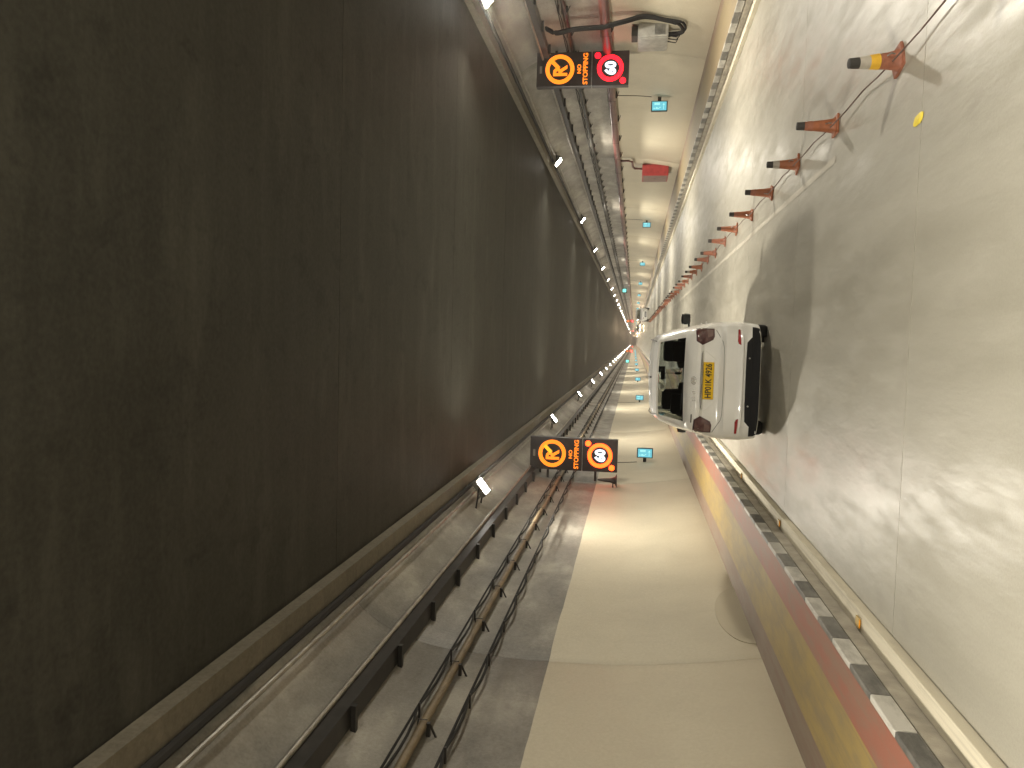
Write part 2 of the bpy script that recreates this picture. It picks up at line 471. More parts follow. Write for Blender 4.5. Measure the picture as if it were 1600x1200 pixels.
def conduit_line(side, z, r, mat, label, cat, name, bs=1.5, sag=True, grp=None):
    xw = wall_x(side, z); x = xw - side*(r+.05)
    root = empty(name, (0, 0, 0), label, cat, grp)
    p = MB().tube([(x, Y0, z), (x, FARY, z)], r, 14); p.build('pipe', mat, root, True)
    br = MB(); x0, x1 = sorted((x-side*.03, xw+side*.03)); br.box(x0, x1, -.02, .02, z-r-.03, z-r+.005)
    br.tube([(x-side*.02, 0, z-r-.02), (xw+side*.02, 0, z-r-.09)], .012, 5)
    br.tube([(x-side*(r+.012), 0, z-r), (x-side*(r+.012), 0, z+r), (xw, 0, z+r+.012)], .007, 4)
    me = br.mesh('bracket', M['dark_steel'])
    yy = frange(-1.2, NEAR, bs)
    for y in yy: link('bracket', me, root, (0, y, 0))
    fb = MB()
    for y in frange(yy[-1]+bs, 260, bs): fb.add([(q[0], q[1]+y, q[2]) for q in br.v], br.f)
    tag(fb.build('bracket_run', M['dark_steel'], root), kind='stuff')
    return root
def sag_cable(side, z, spans, dip, r, label, hook=1.0, name='sagging_cable', xo=.09, phase=0.0):
    """cables that droop from hook to hook; each row carries a taut and a slack one"""
    xw = wall_x(side, z); x = xw - side*xo
    root = empty(name, (0, 0, 0), label, 'cable', 'black cables slung along the wall')
    for c, (dp, dz, rr, xx) in enumerate(((0, .006, r*.8, 0), (dip*1.7, -.004, r*.85, .02))):
        pts = []; rnd = random.Random(c*11+int(z*10))
        y = -4.0+phase
        while y < NEAR:
            d = dp*(.75+.5*rnd.random())
            for t in (0, .2, .4, .6, .8): pts.append((x-side*xx, y+t*hook, z+dz-d*4*t*(1-t)))
            y += hook
        pts.append((x-side*xx, FARY, z+dz-dp*.5))
        MB().tube(pts, rr, 7).build('cable', M['cable'], root, True)
    hk = MB(); x0, x1 = sorted((x-side*.06, xw+side*.03)); hk.box(x0, x1, -.012, .012, z-.03, z-.012)
    me = hk.mesh('hook', M['dark_steel']); y = -4.0+phase
    while y < NEAR: link('hook', me, root, (0, y, 0)); y += hook
conduit_line(-1, 3.74, .045, M['tan_pipe'], 'thin tan conduit with steel brackets halfway up the left wall', 'pipe', 'wall_conduit', 1.35)
sag_cable(-1, 3.88, 0, .032, .016, 'upper pair of slack black cables just above the tan conduit on the left wall', 1.35, phase=.4)
sag_cable(-1, 3.44, 0, .028, .018, 'lower pair of drooping black cables slung below the tan conduit on the left wall', 1.05)
conduit_line(1, 3.70, .05, M['dark_steel'], 'dark steel conduit above the red fire pipe on the right wall', 'pipe', 'wall_conduit', 1.35)
sag_cable(1, 3.84, 0, .03, .014, 'pair of slack black cables above the dark conduit on the right wall', 1.35)
conduit_line(1, 2.80, .12, M['fire_pipe'], 'thick oxide-red fire main running along the right wall', 'pipe', 'fire_main', 2.5)

for side, word in ((-1, 'left'), (1, 'right')):
    x = CX+side*4.98
    t = MB().tube([(x, Y0, 5.2), (x, FARY, 5.2)], .045, 8).build('cable_duct', M['cable'], None, True)
    tag(t, 'black cable duct tucked under the corbel on the %s wall' % word, 'cable')
    x = CX+side*5.06
    t = MB().tube([(x, Y0, 5.07), (x, FARY, 5.07)], .025, 8).build('top_conduit', M['bright_conduit'], None, True)
    tag(t, 'slim bright conduit just below the corbel on the %s wall' % word, 'pipe')
# ------------------------------------------------------------------ tunnel lamps
LY0, LS = 15.4, 14.2
ordn = ['nearest', 'second', 'third', 'fourth', 'fifth', 'sixth', 'seventh', 'eighth', 'ninth', 'tenth', 'eleventh', 'twelfth',
        'thirteenth', 'fourteenth', 'fifteenth', 'sixteenth', 'seventeenth', 'eighteenth', 'nineteenth']
for tens, tth in (('twenty', 'twentieth'), ('thirty', 'thirtieth'), ('forty', 'fortieth'), ('fifty', 'fiftieth')):
    ordn += [tth] + [tens+'-'+u for u in ('first', 'second', 'third', 'fourth', 'fifth', 'sixth', 'seventh', 'eighth', 'ninth')]
ld = bpy.data.lights.new('floodlight', 'AREA'); ld.shape = 'RECTANGLE'; ld.size = .42; ld.size_y = .3
ld.energy = LAMP_POWER; ld.color = LAMP_COL; ld.spread = math.radians(152)
def make_lamp(side, xl, zl):
    root = empty('tunnel_lamp', (xl, 0, zl))
    aim = Vector((-side*3.6, 0, -4.6)).normalized()
    q = Vector((0, 0, -1)).rotation_difference(aim)
    hd = MB().box(-.19, .19, -.24, .24, .0, .11, .02)
    for k in range(6): hd.box(-.15+.056*k, -.14+.056*k, -.2, .2, .11, .15)
    h = hd.build('housing', M['lamp_body'], root); h.rotation_mode = 'QUATERNION'; h.rotation_quaternion = q
    l = MB().box(-.155, .155, -.20, .20, -.012, -.001, .005).build('lens', M['lens'], root); l.rotation_mode = 'QUATERNION'; l.rotation_quaternion = q
    wx = wall_x(side, zl)-xl
    b = MB().tube([(0, -.26, .03), (wx+side*.03, -.26, .10)], .018, 6).tube([(0, .26, .03), (wx+side*.03, .26, .10)], .018, 6)
    b.tube([(wx*.5, -.26, .065), (wx*.5, .26, .065)], .018, 6); b.build('bracket', M['dark_steel'], root)
    li = bpy.data.objects.new('floodlight', ld); C.objects.link(li); li.parent = root
    li.rotation_mode = 'QUATERNION'; li.rotation_quaternion = q; li.location = aim*.035
    return root
for side, xl, zl, word in ((-1, -3.05, 4.85, 'left'), (1, 6.75, 4.97, 'right')):
    proto = make_lamp(side, xl, zl)
    n = -3
    first = True
    while LY0+LS*n < 640:
        o = proto if first else copy_tree(proto)
        first = False
        o.location = (xl, LY0+LS*n, zl)
        if n < 0: lab = '%s white floodlight high on the %s wall, %s' % ({-1: 'Overhead', -2: 'Unseen', -3: 'Rearmost'}[n], word, {-1: 'almost level with the viewer', -2: 'just behind the viewer', -3: 'far behind the viewer'}[n])
        elif n < 24: lab = '%s visible white floodlight in the row high on the %s wall' % (ordn[n].capitalize() if n else 'Nearest', word)
        else: lab = 'far white floodlight deep in the %s-hand row near the vanishing point' % word
        tag(o, lab, 'lamp', 'floodlights high on the %s wall' % word)
        n += 1

# ------------------------------------------------------------------ text helper
def text_mesh(s, size, depth, mat, name, parent, loc, rot=(math.pi/2, 0, 0), bold=0.0, width=None, height=None, spacing=1.0):
    cu = bpy.data.curves.new('text', 'FONT'); cu.body = s; cu.size = size; cu.extrude = depth; cu.offset = bold
    cu.align_x = 'CENTER'; cu.align_y = 'CENTER'; cu.space_character = spacing; cu.resolution_u = 3
    t = bpy.data.objects.new('tmp', cu); C.objects.link(t)
    dg = bpy.context.evaluated_depsgraph_get(); me = bpy.data.meshes.new_from_object(t.evaluated_get(dg))
    bpy.data.objects.remove(t); bpy.data.curves.remove(cu)
    xs = [v.co.x for v in me.vertices]; ysx = [v.co.y for v in me.vertices]
    if xs:
        cxm, cym = (min(xs)+max(xs))/2, (min(ysx)+max(ysx))/2
        sx = width/(max(xs)-min(xs)) if width else 1; sy = height/(max(ysx)-min(ysx)) if height else 1
        for v in me.vertices: v.co.x = (v.co.x-cxm)*sx; v.co.y = (v.co.y-cym)*sy
    me.materials.clear(); me.materials.append(mat); me.name = name
    o = link(name, me, parent, loc); o.rotation_euler = rot
    return o
def ring_mb(cx, cz_, r0, r1, y0, y1, n=40):
    mb = MB(); v = []
    for y in (y0, y1):
        for r in (r0, r1):
            v += [(cx+r*math.cos(2*math.pi*k/n), y, cz_+r*math.sin(2*math.pi*k/n)) for k in range(n)]
    f = []
    for k in range(n):
        k2 = (k+1) % n
        f += [(k, k2, n+k2, n+k), (2*n+k, 3*n+k, 3*n+k2, 2*n+k2), (k, 2*n+k, 2*n+k2, k2), (n+k, n+k2, 3*n+k2, 3*n+k)]
    return mb.add(v, f)

# ------------------------------------------------------------------ variable message signs
def make_sign(side, W, Ht, label, far=False, warm=False):
    root = empty('lane_control_sign', (0, 0, 0), label, 'sign', 'lit no-stopping and speed signs on the walls')
    hw = W/2; zsplit = Ht*.40
    MB().box(-hw, hw, 0, .22, zsplit+.012, Ht, .018).build('upper_cabinet', M['screen'], root)
    MB().box(-hw, hw, 0, .22, 0, zsplit-.012, .018).build('lower_cabinet', M['screen'], root)
    MB().box(-hw+.02, hw-.02, .03, .19, zsplit-.012, zsplit+.012).build('joining_strip', M['galv'], root)
    amber = M['amber']
    zc = Ht*.745; R = .37
    ring_mb(0, zc, R*.73, R, -.012, .0).build('amber_ring', amber, root)
    # slash: lower left to upper right
    sl = MB(); d = Vector((1, 0, 1)).normalized(); nn = Vector((-1, 0, 1)).normalized(); a = R*.80
    wd = .045
    P = [d*(a*.12)-nn*wd, d*a-nn*wd, d*a+nn*wd, d*(a*.12)+nn*wd]
    v = [(p.x, y, zc+p.z) for y in (-.014, -.002) for p in P]
    sl.add(v, [(0, 1, 2, 3), (4, 5, 6, 7), (0, 1, 5, 4), (1, 2, 6, 5), (2, 3, 7, 6), (3, 0, 4, 7)])
    sl.build('slash', M['amber_b'] if side < 0 else amber, root)
    text_mesh('R', .5, .005, amber, 'letter', root, (-.03, -.0085, zc-.01), bold=.018, width=.27, height=.36)
    text_mesh('NO', .14, .004, amber, 'lettering', root, (.0, -.006, Ht*.535), bold=.004, width=.23, height=.10)
    text_mesh('STOPPING', .14, .004, amber, 'lettering', root, (0, -.006, Ht*.468), bold=.003, width=.78, height=.125)
    MB().box(-.09, .09, -.006, .0, Ht*.94, Ht*.965).build('sensor_window', M['cone_band'], root)
    zc2 = Ht*.20; R2 = .33
    red = M['red_led'] if not warm else M['warm_red']
    ring_mb(0, zc2, R2*.70, R2, -.012, 0).build('red_ring', red, root)
    for sx, sz in ((1, 1), (-1, -1)):
        MB().lathe([(.075, 0), (.075, -.02)], (sx*.315, -.001, zc2+sz*.315*1.02), 20, 'y').build('flasher', red, root)
    text_mesh('60', .3, .006, M['white_led'], 'digits', root, (0, -.008, zc2), bold=.016, width=.34, height=.30, spacing=1.0)
    # arms back to the wall
    ax = MB()
    for z in (Ht*.25, Ht*.8):
        ax.box(min(side*hw*.2, side*(hw+.30)), max(side*hw*.2, side*(hw+.30)), .24, .29, z-.03, z+.03)
    ax.box(-.03, .03, .235, .30, Ht*.1, Ht*.95); ax.build('bracket', M['dark_steel'], root)
    return root
M['warm_red'] = emis('red_leds_warm', (1, .055, .004), 8.0)
s1 = make_sign(-1, .88, 2.35, 'left-hand black sign with amber R ring, NO STOPPING and a speed limit', warm=True)
s1.location = (-3.06, 20.5, 2.21)
s2 = make_sign(1, .86, 2.35, 'right-hand black sign with amber R ring, NO STOPPING and a pure red speed ring')
s2.location = (6.90, 20.0, 2.25)
for src, x, y, w_ in ((s1, -3.06, 255, 'left'), (s2, 6.60, 250, 'right'), (s1, -3.06, 486, 'left'), (s2, 6.60, 481, 'right')):
    o = copy_tree(src); o.location = (x, y, 2.3); o['label'] = ('tiny' if y < 300 else 'pinprick-small, most')+' distant amber and red sign far down the %s wall' % w_

# ------------------------------------------------------------------ lit exit signs along both walls
def make_exit(side):
    root = empty('exit_sign', (0, 0, 0))
    MB().box(-.155, .155, 0, .09, -.245, .245, .012).build('frame', M['black_plastic'], root)
    MB().box(-.13, .13, -.006, 0, -.215, .215).build('lit_face', M['cyan'], root)
    t = MB()
    # running figure beside a doorway, with arrow
    t.box(.03, .10, -.009, -.006, -.02, .15)
    t.add([(-.09, -.009, .17), (-.05, -.009, .17), (-.05, -.009, .13), (-.09, -.009, .13)], [(0, 1, 2, 3)])
    t.add([(-.08, -.009, .12), (-.03, -.009, .10), (-.05, -.009, .03), (-.1, -.009, .05)], [(0, 1, 2, 3)])
    t.add([(-.1, -.009, .03), (-.07, -.009, .04), (-.02, -.009, -.03), (-.04, -.009, -.05)], [(0, 1, 2, 3)])
    t.add([(-.1, -.009, -.12), (.03, -.009, -.12), (.03, -.009, -.14), (-.1, -.009, -.14)], [(0, 1, 2, 3)])
    t.add([(.03, -.009, -.09), (.09, -.009, -.13), (.03, -.009, -.17)], [(0, 1, 2)])
    t.build('pictogram', M['pale'], root)
    MB().box(min(side*.155, side*.30), max(side*.155, side*.30), .03, .06, -.05, .05).build('bracket', M['dark_steel'], root)
    wr = MB(); pts = []
    for i in range(9):
        z = .24+i*(1.12/8); pts.append((wall_x(side, 1.42+z)-(wall_x(side, 1.42)-side*.28)-side*.012, .06, z))
    wr.tube(pts, .009, 5); wr.build('cable', M['cable'], root)
    return root
for side, word in ((-1, 'left'), (1, 'right')):
    proto = make_exit(side)
    for i in range(14):
        o = proto if i == 0 else copy_tree(proto)
        o.location = (wall_x(side, 1.42)-side*.28, 24.1+24.0*i, 1.43 if side < 0 else 1.38)
        lab = ('%s lit cyan exit sign low on the %s wall' % (ordn[i].capitalize(), word)) if i < 14 else 'tiny far-off lit cyan exit sign low on the %s wall' % word
        tag(o, lab, 'exit sign', 'lit cyan exit signs along the %s wall' % word)
def high_sign(side, y, z, lab):
    r = empty('wall_sign', (wall_x(side, z)-side*.3, y, z), lab, 'sign')
    MB().box(-.35, .28, 0, .12, -.38, .38, .02).build('frame', M['black_plastic'], r)
    MB().box(-.26, .2, -.01, 0, -.24, .24).build('lit_face', M['green'], r)
high_sign(1, 110, 3.5, 'small green lit sign high on the right wall, below the distant lamps')
high_sign(-1, 141, 3.0, 'small pale lit sign on the left wall beside the distant amber sign')

# ------------------------------------------------------------------ boxes on the right wall
def hose_cabinet():
    r = empty('hose_cabinet', (0, 33.0, 0), 'red fire hose cabinet with grey front on the right wall', 'cabinet')
    x1 = wall_x(1, 1.2)+.01; x0 = x1-.46
    MB().box(x0, x1, 0, 1.35, .72, 1.80, .015).build('casing', M['red_enamel'], r)
    MB().box(x0-.014, x0-.001, .06, 1.29, .78, 1.74, .004).build('door', simple('dull_red_door', (.17, .09, .08), .35), r)
    MB().box(x0-.04, x0-.015, .62, .73, 1.2, 1.28).build('handle', M['galv'], r)
    xp = wall_x(1, 2.8)-.17
    MB().tube([(xp, -.9, 2.70), (xp, -.9, 2.35), (xp-.02, -.8, 2.22), (xp-.05, -.1, 2.2), (xp-.06, .25, 2.12), (xp-.06, .3, 1.8)], .045, 10).build('feed_pipe', M['fire_pipe'], r, True)
    MB().tube([(x1-.1, .2, .72), (x1-.12, .2, .34)], .02, 6).tube([(x1-.1, 1.1, .72), (x1-.12, 1.1, .34)], .02, 6).build('drain_pipe', M['galv'], r)
hose_cabinet()
def junction_box():
    r = empty('junction_box', (0, 18.7, 0), 'grey plastic junction box with looping black cables on the right wall', 'junction box')
    x1 = wall_x(1, 1.7)+.01; x0 = x1-.32
    MB().box(x0, x1, 0, .95, 1.34, 2.05, .03).build('casing', M['grey_plastic'], r, True)
    MB().box(x0-.02, x0-.001, .05, .90, 1.40, 1.99, .01).build('cover', M['grey_plastic'], r, True)
    MB().box(x0+.04, x1-.04, -.012, 0, 1.42, 1.66, .004).build('end_plate', M['galv'], r)
    MB().box(x0+.06, x1-.02, .1, .5, 2.053, 2.2, .01).build('gland_box', M['dark_steel'], r)
    for k, (dy, rr) in enumerate(((-.42, .035), (-.34, .028), (-.5, .03))):
        pts = []
        for z in (4.2, 3.9, 3.5, 3.1, 2.9): pts.append((wall_x(1, z)-(.30 if z < 4.1 else .12), dy-.1*(3.9-z)*.3+.25*max(0, z-3.5), z))
        pts += [(wall_x(1, 2.4)-.22, dy-.12, 2.4), (wall_x(1, 1.9)-.08, dy-.1, 1.9), (wall_x(1, 1.5)-.08, dy-.02+.03*k, 1.45), (wall_x(1, 1.1)-.1, dy+.12, 1.12-.04*k),
                (x0+.12, dy+.42, 1.02-.03*k), (x0+.14, dy+.62+.05*k, 1.12), (x0+.15, dy+.68+.06*k, 1.35)]
        n_ = len(pts); ks = list(range(n_)); sp_ = [[p[a] for p in pts] for a in range(3)]
        pts = [tuple(pchip(ks, sp_[a], t/5) for a in range(3)) for t in range((n_-1)*5+1)]
        MB().tube(pts, rr, 8).build('cable', M['cable'], r, True)
    for k in range(4):
        y = .2+.18*k
        MB().tube([(x0+.15, y, 1.35), (x0+.12, y+.02, 1.14), (x1-.1, y+.03, 1.0+.03*k)], .012, 6).build('cable_tail', M['cable'], r)
junction_box()
def horn():
    z = 2.2; x = wall_x(-1, z)
    r = empty('horn_speaker', (x, 20.0, z), 'small dark cone-shaped horn below the left no-stopping sign', 'speaker')
    MB().lathe([(.17, 0), (.165, .015), (.10, .05), (.06, .16), (.035, .42), (.02, .5)], (.18, 0, -.0), 14, 'z').build('horn', M['dark_steel'], r, True).rotation_euler = (0, 0, 0)
    MB().tube([(-.02, 0, .1), (.17, 0, .1)], .02, 6).build('bracket', M['dark_steel'], r)
horn()

# ------------------------------------------------------------------ cones with a rope
def make_cone(body, tip, band, h=.37, collar=None):
    root = empty('traffic_cone', (0, 0, 0))
    MB().box(-.095, .095, -.095, .095, 0.0, .024, .008).build('base', body, root)
    r = lambda z: .070-.040*min(1, z/h)
    MB().lathe([(.082, .024), (.070, .04), (r(.1), .1), (r(.2), .2), (r(h*.6), h*.6)], n=20).build('body', body, root, True)
    MB().lathe([(r(h*.6)+.003, h*.6), (r(h*.8)+.003, h*.8)], n=20).build('reflective_band', band, root, True)
    MB().lathe([(r(h*.8)+.002, h*.8), (r(h)+.008, h-.02), (r(h)+.006, h-.004), (r(h)*.5, h)], n=20).build('tip', tip, root, True)
    MB().tube([(0, -.062, .12), (0, -.09, .10), (0, -.08, .07)], .006, 5).build('rope_eye', M['galv'], root)
    if collar:
        MB().lathe([(r(h*.42)+.004, h*.42), (r(h*.6)+.004, h*.6)], n=20).build('collar', collar, root, True)
    return root
protos = [make_cone(M['cone_faded'], M['cone_black'], M['cone_band'], .38, M['cone_yellow']), make_cone(M['cone_orange'], M['cone_black'], M['cone_faded'], .38),
          make_cone(M['cone_orange'], M['cone_black'], M['cone_band']), make_cone(M['cone_faded'], M['cone_black'], M['cone_faded'])]
cy = [6.21, 8.02, 9.8, 11.57, 13.44, 15.39, 17.28, 19.25, 21.2]
while cy[-1] < 95: cy.append(cy[-1]+1.93)
cy = [4.35]+cy
used = [False]*4; pts = []
colr = random.Random(3)
for i, y in enumerate(cy):
    k = {1: 0, 2: 1, 3: 2}.get(i, colr.choice([2, 2, 3, 3, 1]))
    o = protos[k] if not used[k] else copy_tree(protos[k]); used[k] = True
    x = 2.16 + (y-6)*.004 + colr.uniform(-.025, .025)
    o.location = (x, y, .004); o.rotation_euler = (colr.uniform(-.03, .03), colr.uniform(-.03, .03), colr.uniform(-.5, .5))
    j = i-1
    if i == 1: o.rotation_euler = (.10, -.12, .3)
    if j < 0: lab = 'orange cone of the roped row, out of view beside the viewer'
    elif j == 0: lab = 'nearest orange cone in the row, leaning, with a yellow collar'
    elif j < 60: lab = '%s nearest orange traffic cone in the roped row on the road' % ordn[j].capitalize()
    else: lab = 'small far orange cone packed in the distant end of the roped row'
    tag(o, lab, 'traffic cone', 'orange cones roped in a row along the lane line')
    pts.append((x, y))
rp = MB(); P = []
for (a, b) in zip(pts, pts[1:]):
    for t in (0, .25, .5, .75):
        P.append((a[0]+(b[0]-a[0])*t-.03*math.cos(t*6.28), a[1]+(b[1]-a[1])*t-.085, .07-.04*4*t*(1-t)*.9+.006))
P.append((pts[-1][0], pts[-1][1], .1))
tag(rp.tube(P, .006, 6).build('rope', simple('dirty_rope', (.11, .07, .055), .9), None, True), 'thin dark red rope drooping from cone to cone along the road', 'rope')

# flat yellow patch standing in for a lens-flare ghost, and amber road studs
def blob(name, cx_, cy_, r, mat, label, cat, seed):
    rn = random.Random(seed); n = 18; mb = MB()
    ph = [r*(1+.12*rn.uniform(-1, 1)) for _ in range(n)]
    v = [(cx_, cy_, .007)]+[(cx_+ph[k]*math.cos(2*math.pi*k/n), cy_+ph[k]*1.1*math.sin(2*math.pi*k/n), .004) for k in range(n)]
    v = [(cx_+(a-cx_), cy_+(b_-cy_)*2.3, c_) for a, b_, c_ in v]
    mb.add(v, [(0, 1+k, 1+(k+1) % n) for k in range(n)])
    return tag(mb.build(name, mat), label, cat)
blob('flare_spot', 1.58, 5.75, .040, simple('yellow_flare_colour', (.80, .62, .02), .5), 'small bright yellow lens-flare ghost laid as a flat patch on the road beside the cones', 'flare spot', 4)
st = None
for i, (y, lab) in enumerate(((6.2, 'nearer amber reflector stud on the pale gutter strip beside the left kerb'), (9.5, 'second amber reflector stud on the pale gutter strip, farther on'), (12.8, 'third amber reflector stud on the gutter strip, level with the car'), (2.9, 'amber reflector stud on the gutter strip beside the viewer'))):
    if st is None:
        o = empty('road_stud', (0, 0, 0)); MB().box(-.04, .04, -.045, .045, 0, .018, .006).build('base', simple('stud_base', (.45, .32, .12), .6), o)
        MB().box(-.032, .032, -.048, -.046, .004, .015).build('reflector', simple('amber_reflector', (.75, .3, .02), .25), o); st = o
    else: o = copy_tree(st)
    o.location = (-2.125, y, .081); tag(o, lab, 'road stud', 'amber studs on the gutter strip')

# ------------------------------------------------------------------ cars
ST = [  # y, zb, ws, wm, p5, p6, p7, p8, z9, z10
 (0.00, .215, .70, .745, (.69, .93), (.665, .97), (.62, 1.00), (.55, 1.02), 1.03, 1.035),
 (0.03, .205, .74, .780, (.715, .96), (.69, 1.02), (.645, 1.06), (.575, 1.085), 1.095, 1.10),
 (0.08, .20, .76, .795, (.725, .97), (.705, 1.05), (.665, 1.11), (.580, 1.14), 1.15, 1.155),
 (0.14, .20, .77, .800, (.735, .98), (.712, 1.07), (.660, 1.15), (.575, 1.18), 1.19, 1.195),
 (0.34, .20, .775, .805, (.75, 1.0), (.69, 1.25), (.58, 1.46), (.505, 1.525), 1.54, 1.548),
 (0.40, .20, .775, .805, (.75, 1.0), (.685, 1.29), (.575, 1.51), (.50, 1.565), 1.585, 1.593),
 (0.62, .19, .78, .810, (.76, 1.0), (.69, 1.30), (.59, 1.53), (.50, 1.59), 1.61, 1.62),
 (1.20, .19, .78, .815, (.765, .98), (.69, 1.30), (.60, 1.55), (.50, 1.61), 1.635, 1.645),
 (1.45, .19, .78, .815, (.765, .97), (.69, 1.30), (.60, 1.545), (.50, 1.61), 1.635, 1.645),
 (1.53, .19, .78, .815, (.765, .97), (.69, 1.30), (.60, 1.545), (.50, 1.605), 1.63, 1.64),
 (2.20, .19, .78, .810, (.76, .95), (.68, 1.25), (.58, 1.48), (.50, 1.54), 1.57, 1.58),
 (2.85, .19, .77, .800, (.73, .93), (.71, .97), (.67, 1.01), (.59, 1.04), 1.07, 1.08),
 (3.15, .20, .75, .790, (.71, .88), (.69, .90), (.65, .925), (.57, .94), .965, .97),
 (3.45, .21, .70, .740, (.65, .78), (.63, .80), (.59, .82), (.52, .835), .85, .855),
 (3.58, .24, .58, .640, (.55, .68), (.53, .70), (.5, .715), (.44, .73), .74, .745),
]
def car_mesh():
    NS, NR = 6, 6
    rings = []
    for s in ST:
        y, zb, ws, wm, p5, p6, p7, p8, z9, z10 = s
        rings.append([(0, zb), (ws*.6, zb), (ws, zb+.03), (wm, .50), (wm-.005, .74), p5, p6, p7, p8, (p8[0]*.5, z9), (0, z10)])
    ns = len(ST); idx = list(range(ns)); rid = list(range(11))
    tS = [i/NS for i in range((ns-1)*NS+1)]; tR = [i/NR for i in range(10*NR+1)]
    # first interpolate along stations (parameter = real y for smoothness)
    Ys = [s[0] for s in ST]
    grid = []
    for t in tS:
        i = min(int(t), ns-2); y = Ys[i]+(Ys[i+1]-Ys[i])*(t-i)
        ctrl = [(pchip(Ys, [rings[k][j][0] for k in idx], y), pchip(Ys, [rings[k][j][1] for k in idx], y)) for j in rid]
        row = [(pchip(rid, [c[0] for c in ctrl], r), pchip(rid, [c[1] for c in ctrl], r)) for r in tR]
        grid.append((y, row))
    return tS, tR, grid, NS, NR
TS, TR, GRID, NS_, NR_ = car_mesh()
def sm(a, b, x):
    t = max(0, min(1, (x-a)/(b-a))); return t*t*(3-2*t)
def car_disp(x, y, z):
    """rear and front bulge, bumper step, number plate recess"""
    if y < .5:
        k = 1-sm(.0, .5, y); ax = abs(x)
        d = .09*(ax/.8)**3
        d -= .075*(1-sm(.66, .72, z))*(1-sm(.60, .80, ax)*.5)
        d += 0
        d -= .018*sm(.965, .985, z)*(1-sm(1.12, 1.2, z))
        d += .022*sm(.70, .73, z)*(1-sm(.94, .965, z))*(1-sm(.44, .54, ax-(z-.7)*.25))
        d -= .016*sm(.405, .43, z)*(1-sm(.47, .50, z))
        d += .02*(1-sm(.40, .415, z))
        y = y + k*d
    if y > 3.1:
        y = y - sm(3.1, 3.6, y)*.22*(abs(x)/.7)**2.2
    return y
WH = ((.95, .285), (3.0, .285))
